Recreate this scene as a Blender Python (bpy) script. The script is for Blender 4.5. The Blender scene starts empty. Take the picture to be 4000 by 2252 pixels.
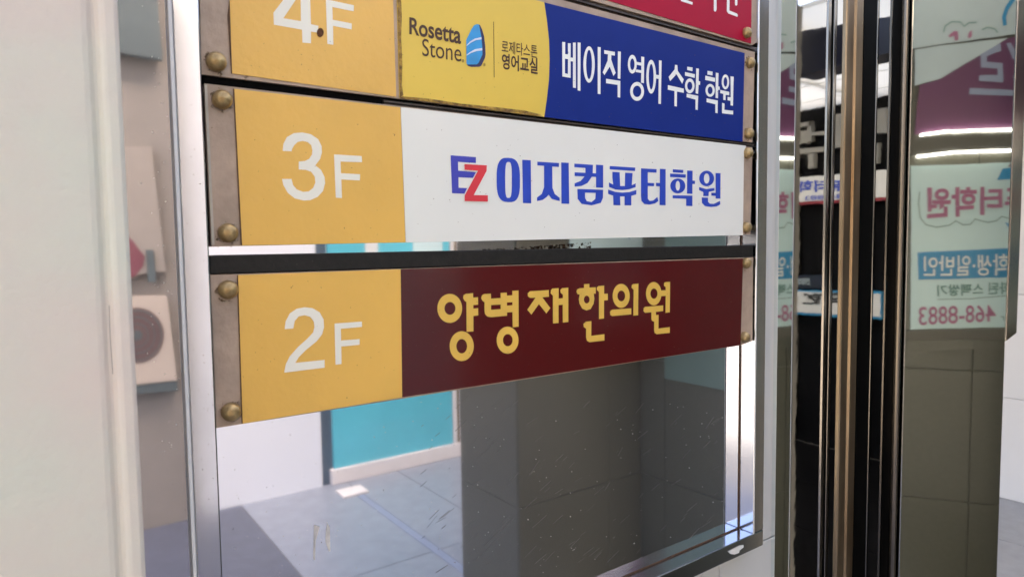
import bpy, bmesh, math, random
from mathutils import Vector, Matrix, geometry
random.seed(7)
SC = bpy.context.scene
COL = SC.collection

# ------------------------------------------------------------------ camera
FPX = 2600.0                                   # focal length in photo pixels (4000 wide)
HC = 1.70                                       # eye height above the floor
CAM = Vector((0.0, -0.70, HC))
XR = Vector((0.80769588, -0.04805411, 0.58763778))   # world axes seen in camera space (right, down, forward)
YR = Vector((-0.5894593, -0.04409343, 0.80659377))
ZR = Vector((-0.01284918, -0.99787102, -0.06394002))
cam_d = bpy.data.cameras.new('camera')
cam = bpy.data.objects.new('camera', cam_d); COL.objects.link(cam)
right = Vector((XR.x, YR.x, ZR.x)); down = Vector((XR.y, YR.y, ZR.y)); fwd = Vector((XR.z, YR.z, ZR.z))
M = Matrix((( right.x, -down.x, -fwd.x, CAM.x), (right.y, -down.y, -fwd.y, CAM.y), (right.z, -down.z, -fwd.z, CAM.z), (0, 0, 0, 1)))
cam.matrix_world = M
cam_d.sensor_width = 36.0
cam_d.lens = 36.0 * FPX / 4000.0
cam_d.clip_start = 0.02; cam_d.clip_end = 2000
cam_d.dof.use_dof = True; cam_d.dof.focus_distance = 0.95; cam_d.dof.aperture_fstop = 9.0
SC.camera = cam

# ------------------------------------------------------------------ sky, sun, exposure
SUN_EL, SUN_AZ = math.radians(52), math.radians(16)     # azimuth from +Y towards +X: the sun stands behind the building
w = bpy.data.worlds.new('World'); SC.world = w; w.use_nodes = True
nt = w.node_tree; bg = nt.nodes['Background']
sky = nt.nodes.new('ShaderNodeTexSky'); sky.sky_type = 'NISHITA'; sky.sun_disc = False
sky.sun_elevation = SUN_EL; sky.sun_rotation = SUN_AZ; sky.dust_density = 7.0; sky.air_density = 0.8; sky.ozone_density = 0.6
nt.links.new(sky.outputs[0], bg.inputs[0]); bg.inputs[1].default_value = 0.15
sd = bpy.data.lights.new('sun', 'SUN'); sd.energy = 4.5; sd.angle = math.radians(0.5); sd.color = (1.0, 0.93, 0.82)
sun = bpy.data.objects.new('sun', sd); COL.objects.link(sun)
sdir = Vector((math.sin(SUN_AZ) * math.cos(SUN_EL), math.cos(SUN_AZ) * math.cos(SUN_EL), math.sin(SUN_EL)))
sun.rotation_euler = sdir.to_track_quat('Z', 'Y').to_euler(); sun.location = (3, 12, 20)
vs = SC.view_settings
vs.view_transform = 'Standard'; vs.look = 'None'; vs.gamma = 1.0; vs.use_curve_mapping = False
vs.exposure = 2.68
vs.use_white_balance = True; vs.white_balance_temperature = 7700; vs.white_balance_tint = 10
SC.cycles.max_bounces = 10; SC.cycles.glossy_bounces = 8; SC.cycles.diffuse_bounces = 4
SC.cycles.caustics_reflective = False; SC.cycles.sample_clamp_indirect = 6.0

# ------------------------------------------------------------------ pixel helpers (a pixel is a direction; the surface gives the distance)
def ray(px, py):
    return (right * (px - 2000.0) + down * (py - 1126.0) + fwd * FPX).normalized()
def U(px, py, y=0.0):                                    # on a plane parallel to the sign
    d = ray(px, py); return CAM + d * ((y - CAM.y) / d.y)
def hit(o, d, p, n):
    return o + d * ((p - o).dot(n) / d.dot(n))
def refl(px, py, mp, mn, tp, tn):                        # through a mirror plane onto a target plane
    d = ray(px, py); h = hit(CAM, d, mp, mn); r = d - 2 * d.dot(mn) * mn
    return hit(h, r, tp, tn)
def vp(px, py, x):                                         # slide a point along the sign's horizontals
    return (x, py + (913.4 - py) * (x - px) / (5573.6 - px))
K = 2.575
def crop(ox, oy, k=K): return lambda x, y: (ox + x / k, oy + y / k)
A5, A6, A7, A8 = crop(1000, 0), crop(2000, 0), crop(1000, 563), crop(2000, 563)
B5, B6 = crop(1000, 1126), crop(2000, 1126)
L1, L2 = crop(1680, 1080, 5.152), crop(2150, 1080, 5.152)
RS = crop(1560, 40, 4.29)
F4, F5 = crop(3500, 0, 2.072), crop(3500, 700, 2.072)
G0, G1, G2 = crop(3000, 0), crop(3000, 563), crop(3000, 1126)

# ------------------------------------------------------------------ materials
def lin(v):
    v /= 255.0
    return v / 12.92 if v <= 0.04045 else ((v + 0.055) / 1.055) ** 2.4
def C(r, g, b, k=1.0): return (min(.9, lin(r) * k), min(.9, lin(g) * k), min(.9, lin(b) * k), 1.0)
def mat(name, col, rough=0.5, metal=0.0, var=0.0, vscale=6.0, col2=None, bump=0.0, bscale=40.0, spec=0.5, emit=0.0,
        spots=None, spot_scale=120.0, spot_amt=0.68, rvar=0.0, stretch=(1, 1, 1)):
    m = bpy.data.materials.new(name); m.use_nodes = True
    N = m.node_tree.nodes; Lk = m.node_tree.links; p = N['Principled BSDF']
    p.inputs['Roughness'].default_value = rough; p.inputs['Metallic'].default_value = metal
    p.inputs['Specular IOR Level'].default_value = spec
    p.inputs['Base Color'].default_value = col
    tc = N.new('ShaderNodeTexCoord'); mp = N.new('ShaderNodeMapping'); mp.inputs['Scale'].default_value = stretch
    Lk.new(tc.outputs['Object'], mp.inputs['Vector'])
    out = None
    if var > 0 or col2:
        n = N.new('ShaderNodeTexNoise'); n.inputs['Scale'].default_value = vscale; n.inputs['Detail'].default_value = 6; n.inputs['Roughness'].default_value = 0.6
        Lk.new(mp.outputs[0], n.inputs['Vector'])
        r = N.new('ShaderNodeValToRGB'); r.color_ramp.elements[0].position = 0.32; r.color_ramp.elements[1].position = 0.68
        r.color_ramp.elements[0].color = col2 if col2 else tuple(c * (1 - var) for c in col[:3]) + (1,)
        r.color_ramp.elements[1].color = col if col2 else tuple(min(.95, c * (1 + var)) for c in col[:3]) + (1,)
        Lk.new(n.outputs['Fac'], r.inputs['Fac']); out = r.outputs['Color']
    if spots:
        n = N.new('ShaderNodeTexNoise'); n.inputs['Scale'].default_value = spot_scale; n.inputs['Detail'].default_value = 3
        Lk.new(mp.outputs[0], n.inputs['Vector'])
        r = N.new('ShaderNodeValToRGB'); r.color_ramp.elements[0].position = spot_amt; r.color_ramp.elements[1].position = spot_amt + .04
        r.color_ramp.elements[0].color = (0, 0, 0, 1); r.color_ramp.elements[1].color = (1, 1, 1, 1)
        Lk.new(n.outputs['Fac'], r.inputs['Fac'])
        mx = N.new('ShaderNodeMix'); mx.data_type = 'RGBA'
        Lk.new(r.outputs['Color'], mx.inputs['Factor'])
        if out: Lk.new(out, mx.inputs['A'])
        else: mx.inputs['A'].default_value = col
        mx.inputs['B'].default_value = spots; out = mx.outputs['Result']
        if metal > 0.5:
            mr = N.new('ShaderNodeMapRange'); mr.inputs['To Min'].default_value = metal; mr.inputs['To Max'].default_value = 0.0
            Lk.new(r.outputs['Color'], mr.inputs['Value']); Lk.new(mr.outputs[0], p.inputs['Metallic'])
    if out: Lk.new(out, p.inputs['Base Color'])
    if rvar > 0:
        n = N.new('ShaderNodeTexNoise'); n.inputs['Scale'].default_value = 14; n.inputs['Detail'].default_value = 5
        Lk.new(mp.outputs[0], n.inputs['Vector'])
        mr = N.new('ShaderNodeMapRange'); mr.inputs['To Min'].default_value = max(0, rough - rvar); mr.inputs['To Max'].default_value = rough + rvar
        Lk.new(n.outputs['Fac'], mr.inputs['Value']); Lk.new(mr.outputs[0], p.inputs['Roughness'])
    if bump > 0:
        n = N.new('ShaderNodeTexNoise'); n.inputs['Scale'].default_value = bscale; n.inputs['Detail'].default_value = 4
        Lk.new(mp.outputs[0], n.inputs['Vector'])
        b = N.new('ShaderNodeBump'); b.inputs['Strength'].default_value = bump; b.inputs['Distance'].default_value = 0.01
        Lk.new(n.outputs['Fac'], b.inputs['Height']); Lk.new(b.outputs[0], p.inputs['Normal'])
    if emit > 0:
        p.inputs['Emission Color'].default_value = col; p.inputs['Emission Strength'].default_value = emit
    return m
KW = 1.15
MT = dict(
    gold=mat('gold_film', C(216, 170, 84, KW), .33, var=.06, vscale=5, bump=.05, bscale=90, spots=C(150, 105, 50), spot_scale=160, spot_amt=.735),
    white_film=mat('white_film', C(217, 218, 212, KW), .25, var=.02, vscale=4, bump=.01, bscale=20, spots=C(120, 115, 105), spot_scale=230, spot_amt=.79),
    maroon=mat('maroon_film', C(84, 20, 22), .13, var=.08, vscale=4, spots=C(150, 110, 105), spot_scale=300, spot_amt=.77, spec=.5),
    blue_film=mat('blue_film', C(15, 43, 126), .40, var=.05, vscale=9, spots=C(130, 140, 170), spot_scale=300, spot_amt=.78, spec=.15),
    yellow_film=mat('yellow_film', C(211, 180, 76, KW), .42, var=.05, vscale=6, bump=.04, bscale=25),
    crimson=mat('crimson_film', C(160, 14, 48, KW), .4, var=.06, vscale=7, spec=.15),
    digit=mat('pale_digit', C(219, 218, 207, KW), .45, var=.02),
    letter_gold=mat('gold_letter', C(212, 172, 80, KW), .4, var=.06, vscale=20),
    letter_edge=mat('gold_letter_edge', C(60, 10, 10), .4),
    letter_blue=mat('blue_letter', C(28, 64, 172, KW), .4, var=.07, vscale=60),
    letter_indigo=mat('indigo_letter', C(58, 62, 164, KW), .4, var=.05),
    letter_red=mat('red_letter', C(206, 50, 62, KW), .4, var=.04),
    letter_white=mat('white_letter', C(222, 225, 222, KW), .4, var=.02),
    letter_brown=mat('brown_letter', C(66, 38, 18), .45),
    acrylic=mat('aged_acrylic', C(188, 165, 146), .28, var=.2, vscale=16, col2=C(150, 131, 116), bump=.08, bscale=120, spots=C(96, 78, 58), spot_scale=90, spot_amt=.70, spec=.55),
    acrylic_edge=mat('acrylic_edge', C(176, 170, 158), .3, var=.1, vscale=50),
    grime=mat('edge_grime', C(92, 64, 40), .7, var=.5, vscale=200),
    paint_edge=mat('old_yellow_edge', C(190, 150, 60), .6, var=.4, vscale=120, col2=C(90, 62, 25), bump=.4, bscale=200),
    brass=mat('old_brass', C(196, 170, 122), .36, metal=.6, var=.25, vscale=90, col2=C(140, 116, 80), bump=.12, bscale=160),
    mirror=mat('mirror_steel', (.82, .85, .94, 1), .03, metal=.975, rvar=.015, bump=.004, bscale=3, spots=C(150, 140, 128), spot_scale=170, spot_amt=.775),
    frame=mat('polished_frame', (.73, .76, .83, 1), .12, metal=1.0, rvar=.05, bump=.01, bscale=8),
    column=mat('column_steel', (.84, .90, .90, 1), .03, metal=1.0, rvar=.012, bump=.035, bscale=2.2),
    chrome=mat('door_chrome', (.40, .37, .34, 1), .16, metal=1.0, rvar=.05, bump=.03, bscale=6, stretch=(1, 1, .3)),
    black_bar=mat('black_bar', C(34, 32, 30), .5, var=.25, vscale=90, bump=.06, bscale=300, spots=C(120, 116, 108), spot_scale=330, spot_amt=.74, spec=.25),
    rail=mat('dark_rail', C(58, 48, 42), .4, var=.35, vscale=40, bump=.15, bscale=80),
    cream=mat('cream_pillar', C(200, 203, 191), .6, var=.02, vscale=7, col2=C(206, 195, 187), bump=.10, bscale=160, spots=C(140, 132, 118), spot_scale=70, spot_amt=.79),
    rust=mat('rust', C(92, 52, 22), .8, var=.4, vscale=200, bump=.4, bscale=300),
    grout=mat('grout', C(120, 118, 112), .9, var=.1),
    tile_white=mat('white_tile', C(206, 207, 205), .35, var=.03, vscale=3),
    tile_grey=mat('grey_tile', C(86, 85, 75), .36, var=.06, vscale=45, bump=.06, bscale=60, rvar=.06, spec=.5),
    white_paint=mat('white_wall', C(234, 235, 240), .6, var=.02, vscale=2),
    teal=mat('teal_glass', C(92, 196, 214), .10, var=.10, vscale=1.2),
    navy_jamb=mat('slate_jamb', C(80, 96, 112), .4),
    sill=mat('pale_stone', C(232, 222, 218), .5, var=.04, vscale=8),
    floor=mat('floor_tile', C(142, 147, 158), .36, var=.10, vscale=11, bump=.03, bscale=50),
    floor_shaded=mat('floor_tile_shaded', C(88, 92, 106), .36, var=.12, vscale=11, bump=.03, bscale=50),  # shade on the left part of the floor, put into the tile colour
    highlight=mat('painted_highlight', (.86, .85, .83, 1), .45, var=.04),  # white that paints the sky glint on the frame edges
    dark_chrome=mat('dark_chrome', (.16, .14, .12, 1), .2, metal=1.0, bump=.03, bscale=6),
    board_green=mat('board_green', C(98, 118, 110), .4, var=.05),
    reflection_tone=mat('reflection_tone', C(138, 148, 170), .6, var=.05),  # colour of the reflection painted beside the floor joint
    ground=mat('paving', C(120, 119, 116), .8, var=.12, vscale=1.5),
    concrete=mat('render_wall', C(190, 184, 174), .8, var=.06, vscale=1.0),
    black=mat('black_metal', C(5, 5, 5), .5, var=.2, spec=.04),
    black_glass=mat('black_mirror_glass', (.72, .73, .74, 1), .02, metal=1.0, bump=.03, bscale=5, rvar=.03),
    brown_alu=mat('bronze_aluminium', C(168, 150, 126), .30, metal=.9, var=.3, vscale=8, col2=C(122, 98, 72), bump=.06, bscale=12, stretch=(3, 3, .25)),
    pale_poster=mat('pale_poster', C(206, 232, 233), .4, var=.02),
    pale_sign=mat('pale_sign', C(190, 206, 210), .4, var=.03),
    purple=mat('purple_sign', C(106, 62, 96), .3, var=.05),
    lilac=mat('lilac_letter', C(150, 160, 184), .4),
    mauve=mat('mauve_letter', C(176, 106, 140), .5),
    cyan=mat('blue_band', C(20, 140, 190), .4),
    green_ink=mat('green_ink', C(80, 130, 120), .5),
    grey_ink=mat('grey_ink', C(128, 160, 156), .5),
    beam=mat('grey_beam', C(92, 88, 80), .5, var=.08),
    led=mat('led_strip', (1, 1, 1, 1), .5, emit=1.2),
    ceil=mat('ceiling_panel', C(226, 224, 214), .5, var=.03),
    lamp=mat('ceiling_lamp', (1, 1, .97, 1), .5, emit=1.5),
    navy=mat('navy_box', C(24, 28, 48), .3, var=.2),
    dark_facade=mat('dark_facade', C(16, 16, 18), .7, var=.3, vscale=4, spec=.1),
    sign_grey=mat('grey_letters', C(150, 148, 142), .5, var=.1),
    sign_white=mat('white_signboard', C(225, 225, 222), .4),
    ink=mat('black_ink', C(28, 28, 30), .5),
    sign_red=mat('red_strip', C(150, 40, 55), .5),
    slate=mat('slate_board', C(88, 98, 100), .5, var=.1, vscale=6),
    cabinet=mat('cabinet_grey', C(140, 132, 126), .5, var=.05),
    box_grey=mat('cabinet_panel', C(156, 146, 138), .5, var=.04),
    box_cream=mat('cabinet_cream', C(190, 175, 163), .5, var=.03),
    disc=mat('brown_disc', C(104, 80, 78), .5, var=.15, vscale=10),
    pink=mat('pink_red', C(128, 72, 82), .5, var=.1),
    granite=mat('black_granite', C(16, 16, 18), .6, var=.2, spec=.05),
    tape=mat('peeled_tape', C(200, 198, 196), .6, var=.15, vscale=90),
    scratch=mat('scratch', C(120, 118, 116), .5),
)

def translucent(name, col):
    m = bpy.data.materials.new(name); m.use_nodes = True; N = m.node_tree.nodes; Lk = m.node_tree.links
    t = N.new('ShaderNodeBsdfTranslucent'); t.inputs[0].default_value = col
    Lk.new(t.outputs[0], N['Material Output'].inputs[0]); return m
MT['skylight'] = translucent('polycarbonate', (.9, .9, .86, 1))
def speckle(name, col, scale, amt):                        # dirt with holes: only the specks show
    m = bpy.data.materials.new(name); m.use_nodes = True; N = m.node_tree.nodes; Lk = m.node_tree.links
    p = N['Principled BSDF']; p.inputs['Base Color'].default_value = col; p.inputs['Roughness'].default_value = .8
    tc = N.new('ShaderNodeTexCoord'); n = N.new('ShaderNodeTexNoise'); n.inputs['Scale'].default_value = scale; n.inputs['Detail'].default_value = 5; n.inputs['Roughness'].default_value = .7
    r = N.new('ShaderNodeValToRGB'); r.color_ramp.elements[0].position = amt; r.color_ramp.elements[1].position = amt + .05
    Lk.new(tc.outputs['Object'], n.inputs['Vector']); Lk.new(n.outputs['Fac'], r.inputs['Fac']); Lk.new(r.outputs['Color'], p.inputs['Alpha']); return m
MT['ring_dirt'] = speckle('ring_dirt', C(104, 84, 60), 170, .55)
MT['specks'] = speckle('dirt_specks', C(62, 46, 36), 210, .52)
MT['stain'] = speckle('brown_stain', C(84, 62, 44), 45, .5)

# ------------------------------------------------------------------ builders
class MB:
    def __init__(s): s.v = []; s.f = []
    def add(s, vs, fs):
        o = len(s.v); s.v += [tuple(v) for v in vs]; s.f += [tuple(i + o for i in f) for f in fs]
    def box(s, a, b):
        (x0, y0, z0), (x1, y1, z1) = a, b
        s.add([(x0, y0, z0), (x1, y0, z0), (x1, y1, z0), (x0, y1, z0), (x0, y0, z1), (x1, y0, z1), (x1, y1, z1), (x0, y1, z1)],
              [(0, 3, 2, 1), (4, 5, 6, 7), (0, 1, 5, 4), (1, 2, 6, 5), (2, 3, 7, 6), (3, 0, 4, 7)])
    def sheet(s, outer, holes=()):                        # 3-D points of one plane
        loops = [[Vector(p) for p in outer]] + [[Vector(p) for p in h] for h in holes]
        flat = [p for l in loops for p in l]
        s.add(flat, geometry.tessellate_polygon(loops))
    def prism(s, pts, dv):                                # polygon (3-D points) pushed along dv
        n = len(pts); dv = Vector(dv); a = [Vector(p) for p in pts]; b = [p + dv for p in a]
        tri = geometry.tessellate_polygon([a])
        s.add(a + b, [tuple(t) for t in tri] + [tuple(i + n for i in reversed(t)) for t in tri] + [(i, (i + 1) % n, (i + 1) % n + n, i + n) for i in range(n)])
    def mesh(s, name):
        me = bpy.data.meshes.new(name); me.from_pydata(s.v, [], s.f); me.update()
        bm = bmesh.new(); bm.from_mesh(me); bmesh.ops.recalc_face_normals(bm, faces=bm.faces); bm.to_mesh(me); bm.free()
        return me
def link(name, me, m, parent=None, bevel=0.0):
    o = bpy.data.objects.new(name, me); COL.objects.link(o)
    if m and not me.materials: me.materials.append(m)
    if parent: o.parent = parent; o.matrix_parent_inverse = Matrix.Translation(-parent.location)
    if bevel:
        b = o.modifiers.new('bevel', 'BEVEL'); b.width = bevel; b.segments = 2; b.limit_method = 'ANGLE'
    return o
def build(name, mb, m, parent=None, bevel=0.0): return link(name, mb.mesh(name), m, parent, bevel)
def tag(o, label=None, cat=None, group=None, kind=None):
    if label: o['label'] = label
    if cat: o['category'] = cat
    if group: o['group'] = group
    if kind: o['kind'] = kind
    return o
def thing(name, loc, label, cat, group=None):
    o = bpy.data.objects.new(name, None); COL.objects.link(o); o.location = loc; o.empty_display_size = .05
    return tag(o, label, cat, group)
def bx(name, a, b, m, parent=None, bevel=0.0):
    k = MB(); k.box(a, b); return build(name, k, m, parent, bevel)
def slab(name, pxs, y, th, m, parent, bevel=0.0):         # photo-pixel outline on the plane y, pushed back by th
    k = MB(); k.prism([U(px, py, y) for px, py in pxs], (0, th, 0)); return build(name, k, m, parent, bevel)
def ell(cx, cy, rx, ry, n=36, skew=0.0):
    return [(cx + rx * math.cos(2 * math.pi * i / n), cy + ry * math.sin(2 * math.pi * i / n) + skew * rx * math.cos(2 * math.pi * i / n)) for i in range(n)]
def sup(cx, cy, rx, ry, e=3.0, n=40, skew=0.0):           # squarish oval
    o = []
    for i in range(n):
        t = 2 * math.pi * i / n; c, s_ = math.cos(t), math.sin(t)
        x = rx * math.copysign(abs(c) ** (2 / e), c)
        o.append((cx + x, cy + ry * math.copysign(abs(s_) ** (2 / e), s_) + skew * x))
    return o
LV = [0]
def print_on(name, shapes, fn, mp, m, parent, each=False):
    """shapes: outlines, or (outline, hole, ...) lists in crop pixels; flat print on a surface; mp(px,py,lift) -> point"""
    if each: return [print_on(name, [q], fn, mp, m, parent) for q in shapes]
    k = MB()
    for s_ in shapes:
        LV[0] = (LV[0] + 1) % 8
        loops = s_ if isinstance(s_[0][0], (tuple, list)) else [s_]
        loops = [[mp(*fn(x, y), LV[0] * 0.00003) for x, y in l] for l in loops]
        k.sheet(loops[0], loops[1:])
    return build(name, k, m, parent)
def on_sign(y): return lambda px, py, l=0: U(px, py, y - l)
GL = {}
def glyphs(txt, bold=0.0):
    if (txt, bold) in GL: return GL[txt, bold]
    cu = bpy.data.curves.new('t', 'FONT'); cu.body = txt; cu.fill_mode = 'FRONT'; cu.offset = bold; cu.resolution_u = 6
    o = bpy.data.objects.new('t', cu); COL.objects.link(o); bpy.context.view_layer.update()
    dg = bpy.context.evaluated_depsgraph_get()
    me = bpy.data.meshes.new_from_object(o.evaluated_get(dg))
    v = [tuple(p.co) for p in me.vertices]; f = [tuple(p.vertices) for p in me.polygons]
    bpy.data.objects.remove(o); bpy.data.curves.remove(cu); bpy.data.meshes.remove(me)
    x0, x1 = min(p[0] for p in v), max(p[0] for p in v); y0, y1 = min(p[1] for p in v), max(p[1] for p in v)
    GL[txt, bold] = ([((p[0] - x0) / (x1 - x0), (p[1] - y0) / (y1 - y0)) for p in v], f)
    return GL[txt, bold]
def text_on(name, txt, quad, fn, mp, m, parent, bold=0.0):
    """quad: crop pixels of the word's lower-left, lower-right, upper-right, upper-left corner (in reading order)"""
    v, f = glyphs(txt, bold); a, b, c, d = [Vector(q) for q in quad]
    k = MB(); pts = []
    for u, t in v:
        p = (a * (1 - u) + b * u) * (1 - t) + (d * (1 - u) + c * u) * t
        pts.append(mp(*fn(p.x, p.y), 0.0002))
    k.add(pts, f); return build(name, k, m, parent)
def stroke(pts, wd):                                       # an open line with width -> outline
    l, r = [], []
    for i, p in enumerate(pts):
        a = Vector(pts[max(0, i - 1)]); b = Vector(pts[min(len(pts) - 1, i + 1)]); t = (b - a).normalized(); n = Vector((-t.y, t.x)) * wd / 2
        l.append(tuple(Vector(p) + n)); r.append(tuple(Vector(p) - n))
    return l + r[::-1]

# ================================================================== the setting
ZF = 0.0
g = bx('ground', (-60, -80, -0.30), (80, 60, -0.012), MT['ground']); tag(g, kind='structure')
fl = bx('floor', (-1.9, -4.3, -0.011), (5.6, 2.2, -0.004), MT['grout']); tag(fl, kind='structure')
xs = [-1.84, -1.11, -.38, .35, 1.08, 1.81, 2.21, 2.94, 3.67, 4.40, 5.28]
ys = [-4.2, -2.45, -.7, 0.0, 1.05, 2.1]
for i in range(len(xs) - 1):
    for j in range(len(ys) - 1):
        x0, x1, y0, y1 = xs[i] + .003, xs[i + 1] - .003, ys[j] + .003, ys[j + 1] - .003
        bx('floor_tile', (x0, y0, -.0035), (x1, y1, random.uniform(-.0006, .0)), MT['granite' if x0 > 2.2 and y0 > -2.5 and y1 < .1 else 'floor_shaded' if x1 < 1.09 else 'floor'], fl)  # left tiles carry the painted floor shade
# unseen upper storeys over the entrance, added to keep the sun off the passage
ub = thing('building', (2.0, 3.0, 3.0), 'unseen rendered upper storeys added above the sign wall and doors to block the sun', 'building')
bx('wall', (-1.0, .06, 3.0), (12, 7, 8.5), MT['concrete'], ub)  # left end cut back so sunlit ground bounces light onto the pillar
for i in range(5):
    wnd = bx('window', (-.9 + 2.6 * i, .045, 4.2), (.6 + 2.6 * i, .07, 5.6), MT['navy'], ub)

# ------------------------------------------------------------------ sign wall
YM = 0.027                                                 # mirror back plate of the sign
sw = thing('sign_wall', (0, .15, 0), 'white tiled wall carrying the floor directory sign', 'wall')
bx('wall_core', (-1.0, .040, 0.0), (1.158, .30, 3.0), MT['grout'], sw)
zj = U(3010, 2098, .03).z; xj = U(2811, 2235, .03).x
for (x0, x1) in ((.125, xj), (xj, 1.160)):
    for (z0, z1) in ((0.0, zj), (zj, zj + 1.20), (zj + 1.20, 2.995)):
        bx('wall_tile', (x0 + .0015, .030, z0 + .0015), (x1 - .0015, .0395, z1 - .0015), MT['tile_white'], sw, .0015)
bx('steel_cladding', (-.6, .004, 0.002), (.1171, .0392, 2.993), MT['mirror'], sw)

# ------------------------------------------------------------------ cream pillar in the left foreground
pl = thing('pillar', (-.3, -.05, 0), 'cream painted metal pillar with a rolled edge beside the steel cladding', 'pillar')
def X(px, y): return U(px, 1126, y).x
prof = [(-.9, .03), (-.9, -.12), (X(372, -.12), -.12), (X(392, -.118), -.1192), (X(408, -.113), -.1172), (X(420, -.113), -.1170), (X(430, -.117), -.1180), (X(440, -.122), -.1202),
        (X(452, -.125), -.1215), (X(466, -.126), -.1222), (X(500, -.126), -.1222), (X(509, -.124), -.1212), (X(514, -.12), -.1200), (X(515, -.11), -.1080), (X(515, -.11), .03)]
k = MB(); k.prism([(x, y, 0.001) for x, y in prof], (0, 0, 2.99))
po = build('shaft', k, MT['cream'], pl)
for f in po.data.polygons: f.use_smooth = False
# thin seam scar in the groove
print_on('paint_scratch', [stroke([(1098, 170), (1108, 480), (1120, 640), (1135, 860)], 7)], crop(0, 1126), lambda px, py, l=0: U(px, py, -.1245 - l), MT['scratch'], pl)

# ------------------------------------------------------------------ directory sign: mirror plate, frame, rails
YF = -0.004
dsn = thing('directory_sign', (.6, 0, .89), 'polished steel framed floor directory board with mirror back and black rails', 'sign')
xl0, xl1, xr0, xr1, zb0, zb1 = .1184, .1441, 1.0418, 1.0724, HC - .5558, HC - .5262
k = MB(); k.box((xl0 + .002, YM, zb0 + .002), (xr1 - .002, .0298, 2.65)); build('mirror_plate', k, MT['mirror'], dsn)
bx('frame_member', (xl0 + .0020, YF, zb1), (xl1, YM - .0005, 2.65), MT['frame'], dsn, .0016)
bx('frame_member', (xr0, YF, zb1), (xr1, YM - .0005, 2.65), MT['frame'], dsn, .0016)
bx('frame_member', (xl0, YF, zb0), (xr1, YM - .0005, zb1 - .0004), MT['frame'], dsn, .0016)
bx('edge_highlight', (xl0 - .0012, YF - .0007, zb0), (xl0 + .0019, .0118, 2.65), MT['highlight'], dsn)  # white sliver added for the bright highlight along the bevel
bx('corner_grime', (xr0 - .0024, YM - .0014, zb1 + .001), (xr0 - .0003, YM - .0003, 2.64), MT['grime'], dsn)
bx('corner_grime', (xl1 + .001, YM - .0014, zb1 + .0001), (xr0 - .003, YM - .0003, zb1 + .0016), MT['grime'], dsn)
bx('edge_highlight', (xr0 - .0014, YF - .0008, zb1), (xr0 + .0012, YF - .0001, 2.65), MT['highlight'], dsn)  # same painted highlight on the right inner edge
slab('dirt_stain', [(1870, 973), (2080, 962), (2310, 945), (2310, 970), (2240, 980), (1870, 988)], YM - .0005, .0002, MT['specks'], dsn)
for x, y, l in ((1920, 2090, 90), (1890, 2130, 150), (1850, 2190, 130), (1960, 2040, 40), (1955, 2075, 45), (2050, 1985, 60), (2080, 2060, 70), (2110, 1915, 55), (2160, 2045, 50)):
    print_on('scratch_line', [stroke([(x, y), (x + l * .8, y - l * .72)], 1.0)], lambda a, b: (a, b), on_sign(YM - .0004), MT['scratch'], dsn)
def fine_marks(name, n, fn, y, m, parent, dots):
    k = MB()
    for _ in range(n):
        px, py, l, a, wd = fn(); c_, s_ = math.cos(a), math.sin(a)
        q = [(px - c_ * l - s_ * wd, py - s_ * l + c_ * wd), (px + c_ * l - s_ * wd, py + s_ * l + c_ * wd), (px + c_ * l + s_ * wd, py + s_ * l - c_ * wd), (px - c_ * l + s_ * wd, py - s_ * l - c_ * wd)]
        k.add([U(x, z, y) for x, z in q], [(0, 1, 2, 3)])
    o = build(name, k, m, parent); o['kind'] = 'stuff'; return o
fine_marks('fine_scratches', 130, lambda: (random.uniform(1650, 2830), random.uniform(1560, 2230), random.uniform(3, 34), -.72 + random.gauss(0, .12), random.uniform(.25, .6)), YM - .0003, MT['scratch'], dsn, 0)
fine_marks('paint_specks', 170, lambda: (random.uniform(850, 2840), random.uniform(1560, 2245), random.uniform(.6, 2.0), random.uniform(0, 3), random.uniform(.5, 1.6)), YM - .00035, MT['tape'], dsn, 1)
fine_marks('frame_specks', 60, lambda: (random.uniform(730, 835), random.uniform(5, 2245), random.uniform(.6, 2.2), random.uniform(0, 3), random.uniform(.5, 1.2)), YF - .0003, MT['grime'], dsn, 1)
fine_marks('paint_specks', 70, lambda: (random.gauss(645, 45), random.uniform(5, 1800), random.uniform(.8, 3.0), random.uniform(0, 3), random.uniform(.6, 2.0)), .0037, MT['sign_white'], sw, 1)
slab('divider_bar', [(820, 998), (2942, 957), (2942, 1001), (822, 1070)], -.001, .022, MT['black_bar'], dsn, .001)
slab('divider_rail', [(791, 292), (2948, 553), (2944, 574), (797, 330)], .004, .018, MT['black'], dsn)
slab('divider_rail', [vp(2953, 186, 770), (2953, 186), (2951, 212), vp(2951, 212, 770)], .003, .018, MT['rail'], dsn)
for y, a, b, c_, d in ((.000, (1500, 391), (2945, 563), (2945, 568), (1500, 398)), (.002, (1500, 403), (2945, 571), (2945, 573), (1500, 408)),
                       (-.001, (2000, -72), (2951, 194), (2951, 197), (2000, -66)), (.001, (2000, -50), (2951, 204), (2951, 206), (2000, -46))):
    slab('rail_lip', [a, b, c_, d], y, .006, MT['rail'], dsn)
print_on('peeled_tape', [[(585, 925), (640, 940), (600, 1090), (595, 1280), (578, 1270)], [(720, 905), (742, 950), (748, 1190), (735, 1190), (700, 1090), (705, 990)]],
         crop(1000, 1689), on_sign(YM - .0004), MT['tape'], dsn)
print_on('paint_chip', [[(2170, 1190), (2230, 1160), (2290, 1130), (2330, 1125), (2330, 1150), (2290, 1180), (2285, 1205), (2240, 1222), (2200, 1218)]],
         crop(2000, 1689), on_sign(YF - .0005), MT['sign_white'], dsn)

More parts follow.
